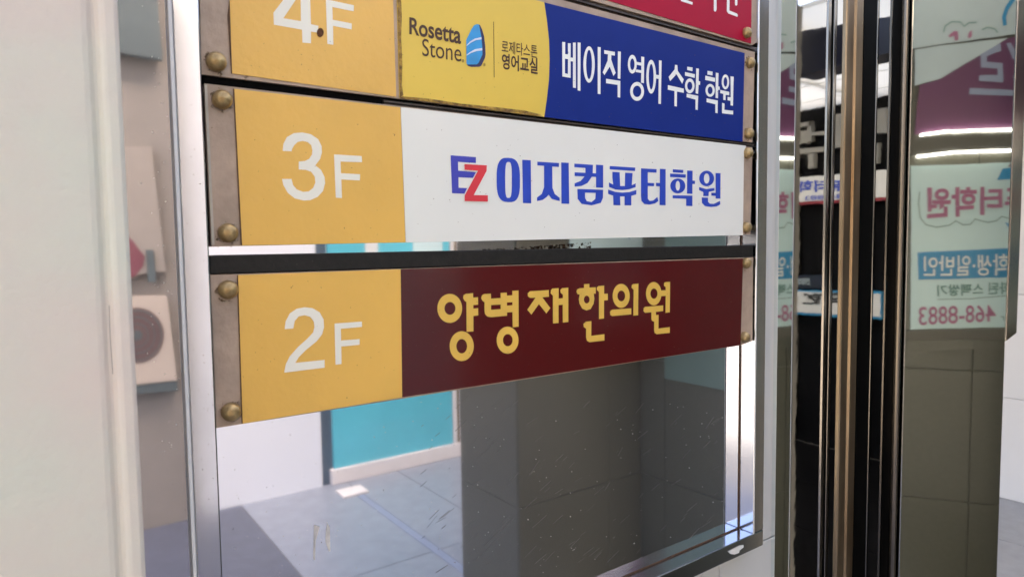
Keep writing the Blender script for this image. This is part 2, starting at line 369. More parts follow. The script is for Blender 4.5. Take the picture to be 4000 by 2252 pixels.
# ------------------------------------------------------------------ brass screw caps
def dome_mesh():
    k = MB(); R_, n = .0094, 28; rings = [(R_, .0), (R_, -.0030), (R_ * .95, -.0055), (R_ * .82, -.0078), (R_ * .6, -.0096), (R_ * .32, -.0106), (R_ * .1, -.0109)]
    vs_ = [(r * math.cos(2 * math.pi * i / n), y, r * math.sin(2 * math.pi * i / n)) for r, y in rings for i in range(n)] + [(0, -.0110, 0)]
    fs = [(a * n + i, a * n + (i + 1) % n, (a + 1) * n + (i + 1) % n, (a + 1) * n + i) for a in range(len(rings) - 1) for i in range(n)]
    fs += [((len(rings) - 1) * n + i, (len(rings) - 1) * n + (i + 1) % n, len(vs_) - 1) for i in range(n)]
    k.add(vs_, fs); me = k.mesh('screw_cap'); me.materials.append(MT['brass'])
    for p in me.polygons: p.use_smooth = True
    return me
DOME = dome_mesh()
k = MB(); n = 14
k.add([(.006 * math.cos(2 * math.pi * i / n), y, .006 * math.sin(2 * math.pi * i / n)) for y in (0.0062, .0266) for i in range(n)], [(i, (i + 1) % n, (i + 1) % n + n, i + n) for i in range(n)])
POST = k.mesh('standoff'); POST.materials.append(MT['brass'])
def screws(parent, pxs):
    for px, py in pxs:
        c = U(px, py, -.004)
        o = link('screw_cap', DOME, None, parent); o.location = (c.x, -.0002, c.z); o.rotation_euler = (0, random.uniform(0, 6), 0); o.scale = (1, random.uniform(.9, 1.05), 1)
        k = MB(); q = [(c.x + (.0118 + random.uniform(-.001, .002)) * math.cos(t * .4488), -.0003, c.z - .001 + (.0118 + random.uniform(-.001, .002)) * math.sin(t * .4488)) for t in range(14)]
        k.sheet(q); build('screw_grime', k, MT['ring_dirt'], parent)
        s_ = link('standoff', POST, None, parent); s_.location = (c.x, 0, c.z)

# ------------------------------------------------------------------ nameplates
GRP = 'nameplates on the floor directory'
YP = -.0010                                                # film front; clear acrylic plate from y=0 to 6 mm
SGN = on_sign(YP - .0002)
def plate(label, ac, sc, edge=True):
    c = U(sum(p[0] for p in ac) / len(ac), max(p[1] for p in ac), 0)
    t = thing('nameplate', (c.x, 0, c.z), label, 'nameplate', GRP)
    slab('acrylic_backing', ac, 0.0, .006, MT['acrylic'], t, .0006)
    screws(t, sc); return t

# 2F
p2 = plate('2F nameplate with yellow Korean letters on maroon, below the black divider bar',
           [(820, 1073), (2943, 1004), (2940, 1331), (2893, 1348), (845, 1671)], [(893, 1131), (905, 1609), (2920, 1026), (2913, 1316)])
slab('floor_panel', [(929, 1074), (1565, 1051), (1571, 1550), (947.6, 1653)], YP, .0009, MT['gold'], p2)
slab('name_panel', [(1566, 1051), (2903, 1009), (2893, 1347), (1572, 1550)], YP, .0009, MT['maroon'], p2)
print_on('floor_number', [[(288, 408), (298, 330), (340, 250), (410, 203), (490, 188), (570, 198), (640, 240), (680, 310), (685, 390), (665, 460), (610, 530), (500, 620), (430, 690), (395, 747), (690, 717), (690, 795), (283, 845), (300, 760), (340, 680), (420, 590), (520, 500), (575, 440), (588, 385), (580, 330), (545, 285), (490, 268), (430, 280), (390, 325), (375, 402)],
    [(790, 352), (1065, 332), (1067, 385), (853, 405), (856, 522), (1042, 508), (1042, 565), (858, 583), (860, 758), (800, 766)]], B5, SGN, MT['digit'], p2)
W1 = [[ell(396, 636, 250, 292), ell(400, 637, 110, 128)],
      [(735, 1108), (730, 510), (690, 480), (665, 430), (672, 375), (720, 342), (865, 330), (868, 420), (965, 412), (967, 562), (870, 570), (872, 640), (967, 632), (970, 778), (872, 790), (872, 1100)],
      [ell(637, 1395, 243, 300), ell(637, 1397, 108, 144)],
      [[(1095, 515), (1050, 480), (1028, 430), (1045, 375), (1085, 348), (1225, 340), (1227, 440), (1420, 428), (1420, 325), (1545, 318), (1547, 380), (1655, 372), (1655, 285), (1780, 276), (1783, 1004), (1663, 1016), (1657, 712), (1550, 718), (1548, 785), (1230, 814), (1150, 800), (1105, 750), (1095, 680)],
       [(1227, 570), (1420, 560), (1422, 650), (1228, 665)], [(1547, 518), (1657, 512), (1657, 572), (1547, 580)]],
      [ell(1560, 1275, 220, 272), ell(1563, 1275, 97, 122)],
      [(2010, 292), (2390, 268), (2392, 402), (2258, 415), (2420, 630), (2340, 738), (2190, 550), (2038, 762), (1957, 664), (2122, 422), (2010, 425), (1970, 395), (1965, 335)]]
W2 = [[(52, 938), (50, 385), (5, 335), (10, 270), (40, 238), (167, 230), (167, 438), (250, 430), (252, 365), (205, 320), (200, 265), (235, 230), (360, 220), (362, 910), (250, 922), (248, 563), (165, 570), (165, 930)],
      [[(585, 232), (677, 226), (677, 150), (783, 145), (785, 218), (913, 212), (913, 340), (872, 342), (886, 440), (870, 540), (810, 650), (725, 678), (640, 640), (585, 540), (572, 450), (588, 360), (545, 350), (525, 300), (540, 255)], ell(731, 459, 57, 78)],
      [(978, 850), (978, 310), (935, 265), (935, 215), (970, 188), (1082, 178), (1082, 345), (1155, 338), (1155, 470), (1080, 478), (1078, 838)],
      [(825, 893), (822, 1188), (1088, 1155), (1088, 1282), (790, 1316), (735, 1285), (718, 1220), (718, 1045), (670, 1010), (665, 950), (715, 903)],
      [ell(1425, 385, 172, 242), ell(1427, 387, 77, 108)],
      [(1250, 662), (1628, 635), (1628, 757), (1245, 792), (1205, 770), (1198, 715), (1215, 680)],
      [(1668, 783), (1675, 265), (1632, 220), (1640, 165), (1670, 146), (1772, 138), (1765, 775)],
      [ell(2080, 340, 156, 234), ell(2084, 340, 71, 103)],
      [(2225, 275), (2320, 270), (2320, 210), (2285, 180), (2290, 120), (2330, 106), (2410, 102), (2402, 715), (2315, 726), (2320, 385), (2225, 392)],
      [(1905, 605), (2270, 577), (2268, 690), (2122, 708), (2125, 770), (2178, 765), (2175, 1040), (2403, 1012), (2402, 1128), (2140, 1156), (2098, 1130), (2088, 1080), (2088, 908), (2040, 880), (2032, 850), (2032, 715), (1905, 726), (1872, 690), (1878, 630)]]
print_on('lettering', W1, L1, SGN, MT['letter_gold'], p2); print_on('lettering', W2, L2, SGN, MT['letter_gold'], p2)

# 3F
p3 = plate('3F nameplate with blue Korean letters and EZ mark on white',
           [(797, 326), (2940, 575), (2932, 915), (826, 963)], [(870, 388), (893, 909), (2924, 597), (2920, 887)])
slab('floor_panel', [(914.6, 347), (1564, 420), (1584, 946), (945.6, 958)], YP, .0009, MT['gold'], p3)
slab('name_panel', [(1566, 419), (2914, 569), (2906, 610), (2902, 918), (1586, 947)], YP - .0002, .0011, MT['white_film'], p3)
slab('edge_strip', [(799, 332), (809, 331), (838, 955), (828, 957)], -.0003, .0003, MT['acrylic_edge'], p3)
print_on('floor_number', [[(268, 68), (275, 0), (310, -70), (380, -110), (465, -117), (550, -100), (625, -50), (660, 20), (663, 85), (645, 150), (597, 213), (655, 260), (690, 330), (695, 390), (675, 470), (620, 530), (545, 563), (480, 567), (390, 545), (320, 490), (275, 410), (262, 350), (357, 350), (372, 410), (410, 455), (475, 480), (530, 475), (575, 440), (597, 385), (590, 325), (555, 278), (500, 258), (430, 255), (430, 175), (490, 170), (535, 148), (563, 105), (567, 60), (555, 10), (520, -20), (470, -32), (420, -22), (385, 10), (362, 50), (358, 72)],
    [(785, 103), (1063, 120), (1067, 182), (850, 175), (855, 292), (1047, 303), (1045, 365), (858, 355), (865, 542), (803, 538)]], A7, SGN, MT['digit'], p3)
S3 = on_sign(YP - .0004)
print_on('lettering', [[(1957, 112), (2212, 130), (2212, 190), (2032, 178), (2034, 266), (2212, 283), (2182, 340), (2037, 333), (2038, 438), (2124, 442), (2096, 498), (1972, 493)]], A7, S3, MT['letter_indigo'], p3)
print_on('lettering', [[(2086, 190), (2330, 203), (2330, 270), (2203, 504), (2341, 506), (2341, 586), (2090, 581), (2090, 512), (2218, 276), (2088, 268)]], A7, on_sign(YP - .0008), MT['white_film'], p3)
print_on('lettering', [[(2096, 200), (2322, 213), (2320, 268), (2190, 512), (2332, 514), (2332, 577), (2099, 572), (2099, 515), (2232, 268), (2098, 258)]], A7, on_sign(YP - .0012), MT['letter_red'], p3)
EZ = [[sup(-37, 360, 118, 222, 3.0, skew=.05), sup(-35, 360, 33, 181, 3.4)],
      [(103, 157), (189, 162), (193, 595), (110, 592)],
      [(255, 176), (473, 190), (472, 230), (405, 225), (407, 440), (430, 500), (480, 540), (480, 572), (400, 550), (368, 508), (350, 530), (310, 560), (252, 572), (252, 535), (300, 500), (323, 430), (323, 218), (255, 214)],
      [(495, 184), (571, 188), (576, 600), (497, 598)],
      [(627, 196), (815, 208), (812, 292), (845, 294), (845, 206), (917, 211), (917, 438), (845, 435), (845, 330), (802, 328), (760, 390), (700, 420), (630, 427), (630, 394), (690, 370), (729, 325), (630, 320), (630, 283), (738, 288), (738, 240), (627, 232)],
      [[(657, 450), (917, 458), (915, 540), (893, 590), (800, 615), (700, 600), (660, 550)], [(735, 487), (842, 490), (838, 550), (800, 582), (752, 572), (735, 540)]],
      [(983, 220), (1240, 236), (1238, 270), (982, 253)],
      [(1010, 278), (1083, 283), (1088, 420), (1135, 422), (1138, 287), (1213, 291), (1205, 412), (1245, 394), (1243, 432), (1180, 454), (1110, 461), (1040, 456), (976, 430), (975, 384), (1018, 407), (1010, 340)],
      [(967, 456), (1040, 480), (1110, 487), (1180, 482), (1252, 460), (1250, 505), (1200, 520), (1200, 615), (1132, 615), (1132, 525), (1087, 525), (1090, 614), (1020, 613), (1018, 517), (967, 500)],
      [(1298, 243), (1455, 252), (1454, 287), (1366, 282), (1366, 388), (1430, 392), (1428, 423), (1366, 420), (1366, 550), (1385, 570), (1420, 567), (1462, 530), (1472, 572), (1440, 595), (1380, 607), (1330, 600), (1302, 570), (1297, 520)],
      [(1448, 388), (1487, 390), (1488, 247), (1546, 251), (1545, 614), (1484, 612), (1486, 425), (1450, 423)],
      [(1618, 252), (1723, 260), (1722, 290), (1617, 283)], [(1590, 295), (1748, 305), (1747, 338), (1590, 330)],
      [ell(1668, 420, 76, 75), ell(1668, 418, 22, 49)],
      [(1762, 265), (1817, 268), (1816, 366), (1841, 368), (1840, 401), (1815, 400), (1815, 500), (1760, 497)],
      [(1616, 514), (1815, 517), (1815, 623), (1751, 620), (1752, 550), (1616, 543)],
      [ell(1958, 345, 75, 78), ell(1958, 345, 28, 51)],
      [(1883, 432), (1955, 452), (2035, 440), (2037, 467), (1980, 480), (1977, 522), (1923, 522), (1925, 482), (1882, 462)],
      [(2005, 488), (2048, 490), (2048, 290), (2098, 292), (2096, 548), (2048, 546), (2048, 520), (2005, 518)],
      [(1908, 535), (1972, 538), (1972, 580), (1990, 598), (2030, 600), (2092, 570), (2095, 605), (2060, 625), (2000, 632), (1940, 622), (1910, 590)]]
print_on('lettering', EZ, A8, S3, MT['letter_blue'], p3)

# 4F
p4 = plate('4F nameplate with white Korean letters on blue and a yellow logo panel',
           [vp(2949, 204, 772), (2949, 204), (2940, 557), (785, 290)], [(847, 240), (2934, 245), (2928, 520)])
slab('floor_panel', [vp(2128, 8, 888), vp(2128, 8, 1531), (1548, 378), (907, 287)], YP, .0009, MT['gold'], p4)
arc = [(2126, 457), A6(350, 1000), A6(372, 800), A6(378, 600), A6(372, 400), A6(350, 200), (2126, 10)]
slab('logo_panel', [vp(2128, 10, 1551), (1552, 0), (1562, 382)] + arc, YP - .0006, .0015, MT['yellow_film'], p4)
slab('name_panel', [(2126, 457)] + arc[1:] + [(2908.7, 207.8), (2901, 553.4)], YP, .0009, MT['blue_film'], p4)
slab('worn_edge', [(1551, -60), (1564, -60), (1570, 60), (1567, 150), (1572, 250), (1570, 330), (1576, 372), (1562, 382)], YP - .0009, .0003, MT['paint_edge'], p4)
slab('worn_edge', [(1562, 383), (1572, 376), (1680, 386), (1800, 405), (1950, 420), (2050, 432), (2110, 447), (2122, 457)], YP - .0009, .0003, MT['paint_edge'], p4)
S4 = on_sign(YP - .0008)
print_on('floor_number', [[[(175, 130), (410, -175), (540, -165), (553, 245), (628, 262), (622, 330), (553, 320), (553, 437), (467, 430), (463, 300), (180, 250)], [(275, 185), (452, 215), (448, -70)]],
    [(702, -5), (985, 55), (983, 116), (768, 72), (772, 200), (963, 238), (962, 298), (775, 262), (778, 452), (718, 443)]], A5, SGN, MT['digit'], p4)
k = MB(); k.prism([U(*A5(x, y), YP - .001) for x, y in ell(648, 328, 34, 46, 14)], (0, .0008, 0)); build('rusty_hole', k, MT['rust'], p4)
BL = [[[(505, 423), (535, 426), (535, 545), (563, 549), (562, 436), (590, 438), (590, 580), (613, 582), (613, 430), (641, 430), (643, 887), (613, 882), (613, 620), (590, 618), (590, 785), (506, 770)], [(533, 592), (563, 597), (562, 745), (533, 738)]],
      [(660, 428), (690, 432), (688, 915), (660, 910)], [ell(775, 650, 58, 183), ell(775, 650, 29, 147)], [(862, 473), (892, 477), (890, 948), (862, 944)],
      [(927, 505), (1035, 524), (1034, 562), (1000, 556), (998, 600), (1043, 735), (1020, 765), (983, 672), (930, 757), (912, 728), (962, 610), (965, 548), (928, 542)],
      [(1065, 518), (1095, 522), (1090, 795), (1063, 790)], [(946, 793), (1090, 815), (1088, 983), (1062, 978), (1062, 855), (946, 838)],
      [ell(1210, 647, 45, 94), ell(1210, 648, 22, 58)], [(1248, 622), (1300, 632), (1300, 570), (1330, 575), (1327, 838), (1297, 832), (1300, 735), (1242, 725), (1250, 700), (1300, 708), (1300, 662), (1250, 652)],
      [ell(1258, 920, 70, 95), ell(1258, 920, 42, 57)], [ell(1400, 773, 50, 170), ell(1400, 773, 24, 128)],
      [(1446, 752), (1478, 757), (1478, 607), (1505, 612), (1498, 1047), (1472, 1043), (1475, 795), (1446, 790)],
      [(1640, 653), (1663, 656), (1668, 715), (1728, 800), (1712, 845), (1655, 748), (1590, 817), (1575, 775), (1635, 700)],
      [(1568, 857), (1728, 893), (1728, 935), (1660, 922), (1658, 1072), (1633, 1068), (1634, 917), (1567, 903)],
      [(1763, 672), (1817, 680), (1815, 718), (1762, 705)], [(1740, 725), (1840, 748), (1838, 785), (1740, 762)], [ell(1788, 865, 48, 75), ell(1788, 865, 25, 42)],
      [(1853, 688), (1880, 693), (1877, 815), (1893, 820), (1892, 855), (1877, 855), (1872, 945), (1847, 940)], [(1757, 942), (1873, 965), (1868, 1108), (1845, 1103), (1846, 1003), (1755, 978)],
      [(1967, 713), (2018, 722), (2017, 760), (1965, 752)], [(1945, 762), (2043, 785), (2042, 825), (1943, 805)], [ell(1993, 910, 47, 65), ell(1993, 910, 24, 38)],
      [(2050, 732), (2077, 737), (2075, 870), (2090, 873), (2090, 905), (2074, 905), (2072, 990), (2047, 985)], [(1957, 990), (2070, 1012), (2068, 1140), (2045, 1135), (2045, 1050), (1957, 1028)],
      [ell(2147, 825, 38, 75), ell(2147, 825, 18, 48)], [(2095, 905), (2185, 925), (2185, 960), (2150, 955), (2148, 1010), (2125, 1005), (2125, 945), (2094, 938)],
      [(2168, 975), (2200, 980), (2198, 768), (2230, 773), (2223, 1065), (2198, 1060), (2197, 1015), (2168, 1010)], [(2113, 1035), (2138, 1042), (2137, 1105), (2225, 1115), (2223, 1153), (2112, 1140)]]
print_on('lettering', BL, A6, SGN, MT['letter_white'], p4)
text_on('lettering', 'Rosetta', [(168, 405), (1035, 575), (1035, 270), (168, 118)], RS, S4, MT['letter_brown'], p4, .022)
text_on('lettering', 'Stone', [(383, 765), (1040, 868), (1040, 566), (383, 475)], RS, S4, MT['letter_brown'], p4, .0)
text_on('lettering', '로제타스톤', [(1715, 710), (2312, 808), (2312, 590), (1715, 500)], RS, S4, MT['letter_brown'], p4, .008)
text_on('lettering', '영어교실', [(1718, 985), (2318, 1078), (2318, 805), (1718, 722)], RS, S4, MT['letter_brown'], p4, .024)
print_on('logo_line', [stroke([(1580, 195), (1590, 1128)], 9)], RS, S4, MT['letter_brown'], p4)
print_on('logo_mark', [[ell(1065, 850, 18, 26, 16), ell(1065, 850, 12, 19, 16)], [ell(1425, 915, 18, 26, 16), ell(1425, 915, 12, 19, 16)], ell(1065, 850, 6, 10, 8), ell(1425, 915, 6, 10, 8)], RS, S4, MT['letter_brown'], p4, True)
logo_blue = mat('logo_blue', C(22, 150, 214), .35, var=.12, vscale=30); logo_dark = mat('logo_navy', C(38, 36, 84), .4); logo_pale = mat('logo_pale', C(206, 220, 236), .4)
print_on('logo_stone', [[(1320, 236), (1350, 250), (1385, 320), (1420, 440), (1440, 600), (1445, 740), (1435, 800), (1375, 930), (1340, 950), (1200, 953), (1150, 935), (1130, 905), (1300, 900)]], RS, S4, logo_dark, p4)
print_on('logo_stone', [[(1320, 236), (1335, 245), (1372, 440), (1390, 620), (1392, 745), (1330, 880), (1300, 910), (1140, 912), (1125, 890), (1120, 500), (1150, 440), (1215, 310), (1250, 258), (1290, 238)]], RS, on_sign(YP - .0011), logo_blue, p4)
print_on('logo_stone', [[(1124, 595), (1180, 530), (1260, 480), (1375, 452), (1378, 490), (1280, 505), (1200, 545), (1125, 605)], [(1124, 752), (1190, 700), (1270, 655), (1388, 635), (1390, 675), (1290, 688), (1200, 720), (1125, 765)]], RS, on_sign(YP - .0014), logo_pale, p4)

# 5F
p5 = plate('crimson nameplate with rounded white letters, above the blue nameplate',
           [vp(2960, -190, 757), (2960, -190), (2957, 166), (2938, 178), vp(2938, 178, 765)], [(2920, 128), (2926, -150), vp(2920, 128, 832), vp(2926, -150, 822)])
slab('floor_panel', [vp(2938, -170, 872), vp(2938, -170, 1528), vp(2934, 170, 1536), vp(2934, 170, 884)], YP, .0009, MT['gold'], p5)
slab('name_panel', [vp(2938, -170, 1534), (2938, -170), (2934, 171), (2369, 0), vp(2369, 0, 1542)], YP, .0009, MT['crimson'], p5)
print_on('lettering', [[(1690, -20), (1720, -12), (1745, -2), (1818, 25), (1815, 50), (1700, 14)], [(2030, -130), (2058, -125), (2058, 100), (2050, 117), (2040, 119), (2030, 108)],
    [(2163, -60), (2190, -55), (2187, 108), (2262, 138), (2272, 152), (2268, 172), (2175, 137), (2160, 115)], [(2243, -190), (2270, -184), (2267, 48), (2257, 60), (2243, 52)], [(1690, -180), (1718, -172), (1718, -12), (1690, -20)]], A6, SGN, MT['letter_white'], p5, True)

for t, x0, x1, ya, yb, yc, yd, n_ in ((p2, 940, 2880, 1090, 1030, 1630, 1330, 90), (p3, 950, 2880, 370, 590, 940, 905, 80), (p4, 900, 2880, 10, 230, 280, 530, 90)):
    def sp_(x0=x0, x1=x1, ya=ya, yb=yb, yc=yc, yd=yd):
        u = random.random(); x = x0 + u * (x1 - x0); lo = ya + u * (yb - ya); hi = yc + u * (yd - yc)
        return x, lo + random.random() ** .7 * (hi - lo), random.uniform(.5, 2.2), random.uniform(0, 3.1), random.uniform(.4, .9)
    fine_marks('dust_specks', n_, sp_, YP - .0019, MT['grime'], t, 1)
# grime along the upper edge of the gold panels and around the left screws
for t, pts in ((p4, [(889, 60), (896, 0), (907, 287), (903, 289)]), (p3, [(911, 347), (915, 347), (946, 958), (941, 958)]), (p2, [(926, 1074), (930, 1074), (948, 1653), (944, 1653)])):
    slab('edge_grime', pts, YP - .0003, .0003, MT['grime'], t)

# ------------------------------------------------------------------ entrance doors right of the sign
Y0 = .030
def DX(px, y=Y0): return U(px, 1126, y).x
ZT = 2.99
dr = thing('entrance_door', (1.40, .06, 0), 'dark mirror glass entrance doors with bronze and black upright stiles', 'door')
def upright(name, p0, p1, y0, y1, m, bevel=.002): return bx(name, (DX(p0, y0), y0, .001), (DX(p1, y0) - .0006, y1, ZT), m, dr, bevel)
upright('trim', 3086, 3099, .031, .06, MT['tile_white'], .001)
upright('glass_pane', 3100, 3219, .034, .040, MT['black_glass'], 0)
upright('trim', 3219, 3231, .0315, .06, MT['chrome'], .0008)
upright('gap_seal', 3231, 3241, .036, .06, MT['black'], 0)
upright('trim', 3241, 3251, .0315, .06, MT['chrome'], .0008)
upright('glass_pane', 3252, 3287, .034, .040, MT['black_glass'], 0)
k = MB(); a, b = DX(3288, .029), DX(3354, .029); mid = a + (b - a) * .5
k.prism([(a, .06, .001), (a, .031, .001), (a + .003, .029, .001), (mid - .006, .029, .001), (mid - .002, .034, .001), (mid + .002, .034, .001), (mid + .006, .029, .001), (b - .003, .029, .001), (b, .031, .001), (b, .06, .001)], (0, 0, ZT - .002))
build('bronze_stile', k, MT['brown_alu'], dr)
upright('black_stile', 3355, 3406, .034, .06, MT['black'], 0)
upright('trim', 3406, 3411, .0325, .06, MT['chrome'], .0008)
upright('glass_pane', 3412, 3458, .034, .040, MT['black_glass'], 0)
upright('trim', 3459, 3464, .0320, .06, MT['dark_chrome'], .0008)
upright('black_stile', 3465, 3496, .034, .06, MT['black'], 0)
upright('trim', 3497, 3503, .0320, .06, MT['chrome'], .0008)
upright('gap_seal', 3504, 3516, .034, .06, MT['black'], 0)
k = MB(); xa, xb = DX(3517, .02), DX(3531, .02); n = 8
k.prism([(xa + (xb - xa) * (.5 - .5 * math.cos(math.pi * i / n)), .030 - .010 * math.sin(math.pi * i / n), .001) for i in range(n + 1)] + [(xb, .06, .001), (xa, .06, .001)], (0, 0, ZT - .002))
o = build('round_trim', k, MT['dark_chrome'], dr)
bx('door_core', (1.165, .0605, .001), (1.70, .12, ZT), MT['black'], dr)

# narrow mirror trim on the wall end: slightly turned
tr = thing('corner_trim', (1.18, .03, 0), 'narrow polished steel corner trim between white wall and dark glass', 'trim')
nx, ny = .206, .979; xa = DX(3043, .02); xb = DX(3084, .02)
k = MB(); k.prism([(xa, .022, .001), (xb, .022 - (xb - xa) * nx / ny, .001), (xb, .058, .001), (xa, .058, .001)], (0, 0, ZT - .002)); build('steel_face', k, MT['column'], tr)

# polished column
CN = Vector((-.463, -.886, 0)).normalized(); CT = Vector((.886, -.463, 0)).normalized()
CP = Vector((DX(3538, .03), .03, 0)); CW = .2765
CE = CP + CT * CW
cl = thing('column', (1.9, .1, 0), 'mirror polished steel column reflecting the poster, right of the doors', 'column')
k = MB(); k.prism([(CP.x, .10, .001), (CP.x, CP.y, .001), (CE.x, CE.y, .001), (CE.x + .03, CE.y + .05, .001), (CE.x + .03, .12, .001), (1.72, .12, .001)], (0, 0, 2.992))
build('steel_face', k, MT['column'], cl, .002)
e0 = CE + CT * .002
zc = hit(CAM, ray(3955, 1332), e0, CN).z
k = MB(); q0, q1 = e0, e0 + CT * .030
k.prism([(q0.x, q0.y, zc), (q1.x, q1.y, zc + .02), (q1.x, q1.y, 2.99), (q0.x, q0.y, 2.99)], (.012, .03, 0)); build('edge_trim', k, MT['chrome'], cl, .002)

# white wall of the inner hall beyond the column
hx = 4.4
d_ = ray(3985, 1961); h_ = CAM + d_ * ((0 - CAM.z) / d_.z); hx = h_.x
iw = thing('hall_wall', (hx + .1, 1.0, 0), 'white painted hall wall seen past the steel column', 'wall')
def hz(py):
    d = ray(3985, py); return (CAM + d * (hx / d.x)).z
for z0, z1 in ((0, hz(1560)), (hz(1560), hz(1150)), (hz(1150), 2.99)):
    bx('wall_panel', (hx, -.35, z0 + .002), (hx + .2, 2.6, z1 - .002), MT['white_paint'], iw)

# ================================================================== across the passage (seen in the mirrors)
YO = -3.83
ow = thing('opposite_wall', (.9, YO - .1, 0), 'white plastered wall across the passage, reflected in the sign', 'wall')
bx('wall_face', (.82, YO - .25, 0), (1.64, YO, 3.6), MT['white_paint'], ow)
bx('wall_face', (-1.9, YO - .25, 0), (.82, YO - .004, 3.6), MT['cabinet'], ow)
bx('wall_face', (2.86, YO - .25, 0), (5.6, YO - .004, 3.6), MT['concrete'], ow)
bx('wall_face', (1.64, YO - .25, 2.5), (2.86, YO - .004, 3.6), MT['white_paint'], ow)
td = thing('teal_door', (1.9, YO, 0), 'teal glass door above a pale stone sill, reflected under the 2F nameplate', 'door')
bx('jamb', (1.645, YO - .06, 0), (1.722, YO - .02, 2.49), MT['navy_jamb'], td)
bx('glass_panel', (1.727, YO - .03, .11), (2.725, YO + .004, 2.48), MT['teal'], td)
bx('jamb', (2.73, YO - .06, .11), (2.765, YO + .01, 2.49), MT['sill'], td)
bx('jamb', (2.767, YO - .06, .11), (2.79, YO + .004, 2.49), MT['brown_alu'], td)
bx('jamb', (2.792, YO - .06, .11), (2.855, YO + .01, 2.49), MT['sill'], td)
bx('sill', (1.70, YO - .05, .0005), (2.85, YO + .03, .108), MT['sill'], td, .004)
bx('notice', (2.01, YO + .005, 1.52), (2.11, YO + .008, 1.86), MT['sign_white'], td)
bx('notice', (2.40, YO + .005, 1.45), (2.66, YO + .008, 1.80), MT['pale_poster'], td)
st = bx('stone_step', (1.668, -3.66, .0006), (1.85, -3.51, .016), MT['sill'], None, .004)
tag(st, 'small pale stone slab on the floor beside the teal door sill', 'slab')
sp = bx('floor_reflection', (1.76, -3.5, .0006), (1.807, -1.2, .003), MT['reflection_tone'], None)  # thin sheet standing in for a light-blue reflection on the floor
tag(sp, 'pale reflection painted as a narrow band along the floor joint', 'painted reflection')

# tiled pillar with side wing
YB = -1.60
pb = thing('tiled_pillar', (2.1, -1.85, 0), 'grey tiled pillar with a projecting wing, opposite the directory sign', 'pillar')
bx('pillar_core', (1.745, -2.09, 0.0), (2.6, YB - .008, 2.80), MT['grout'], pb)
bx('pillar_core', (2.538, YB - .009, 0.0), (3.0, -1.008, 2.80), MT['grout'], pb)
rows = [(0, .52), (.52, 1.12), (1.12, 1.72), (1.72, 2.32), (2.32, 2.795)]
for z0, z1 in rows:
    for x0, x1 in ((1.738, 2.30), (2.30, 2.53)):
        bx('wall_tile', (x0 + .0015, YB - .0075, z0 + .0015), (x1 - .0015, YB, z1 - .0015), MT['tile_grey'], pb, .001)
    bx('wall_tile', (1.737, -2.09, z0 + .0015), (1.7445, YB - .0085, z1 - .0015), MT['tile_grey'], pb, .001)
    for y0, y1 in ((YB + .001, -1.442), (-1.442, -1.0)):
        bx('wall_tile', (2.530, y0 + .0015, z0 + .0015), (2.5375, y1 - .0015, z1 - .0015), MT['tile_grey'], pb, .001)
# pale notice board on the wing
nb = bx('notice_board', (2.520, -1.435, HC - .663), (2.5285, -1.005, 2.5), MT['board_green'], None)
tag(nb, 'pale green board on the grey pillar wing', 'board')

# academy poster and shop sign on the pillar, seen in the column
TP = Vector((0, YB + .004, 0)); TN = Vector((0, 1, 0))
def Q(lift): return lambda px, py, l=0: refl(px, py, CP, CN, TP + Vector((0, lift + l * 10, 0)), TN)
def qprism(name, pts, fn, m, parent, lift=.001, th=.004):
    k = MB(); k.prism([Q(lift + th)(*fn(x, y)) for x, y in pts], (0, -th, 0)); return build(name, k, m, parent)
c0 = Q(.004)(*F5(500, 1215))
ps = thing('academy_poster', (c0.x, c0.y, c0.z), 'pale green academy poster with mauve Korean letters and blue band', 'poster')
qprism('sheet', [(120, -110), (1180, -145), (1180, 1190), (120, 1215)], F5, MT['pale_poster'], ps)
T5 = Q(.0065)
text_on('lettering', '퓨터학원', [(1085, 260), (250, 320), (250, 65), (1085, 55)], F5, T5, MT['mauve'], ps, .03)
print_on('cloud_line', [stroke([(190, 100), (180, 200), (195, 310), (240, 365), (330, 385), (430, 370), (480, 335), (540, 370), (600, 365), (640, 320), (740, 348), (810, 335), (850, 300), (940, 322)], 9)], F5, T5, MT['grey_ink'], ps)
qprism('band', [(172, 590), (1180, 548), (1170, 785), (182, 812)], F5, MT['cyan'], ps, .0055, .001)
text_on('lettering', '대학생·일반인', [(1040, 775), (225, 785), (225, 622), (1040, 600)], F5, Q(.009), MT['letter_white'], ps, .012)
text_on('lettering', '특화된 스펙쌓기', [(1030, 925), (335, 945), (335, 855), (1030, 822)], F5, T5, MT['green_ink'], ps, .012)
print_on('underline', [stroke([(335, 968), (620, 965), (1000, 935)], 7)], F5, T5, MT['grey_ink'], ps)
text_on('lettering', '468-8883', [(808, 1150), (185, 1182), (185, 1030), (808, 1015)], F5, T5, MT['mauve'], ps, .008)
text_on('lettering', 'kr', [(915, 1145), (850, 1145), (850, 1090), (915, 1085)], F5, T5, MT['green_ink'], ps)
print_on('blue_shape', [[(880, 345), (960, 380), (960, 445), (905, 385)], [(815, 5), (862, -85), (985, -100), (985, -5)]], F5, T5, MT['cyan'], ps, True)
print_on('purple_shape', [[(905, -100), (965, -190), (985, -190), (985, -104)]], F5, Q(.0068), MT['purple'], ps)
c1 = Q(.004)(*F4(500, 1080))
pg = thing('purple_sign', (c1.x, c1.y, c1.z), 'purple shop sign with pale lilac letters above the lit beam', 'sign')
qprism('sign_face', [(190, 690), (360, 640), (910, 310), (1250, 250), (1250, 1035), (150, 1090)], F4, MT['purple'], pg)
qprism('corner_panel', [(150, 695), (150, 405), (345, 373), (908, 308), (358, 638)], F4, MT['pale_sign'], pg)
T6 = Q(.0065)
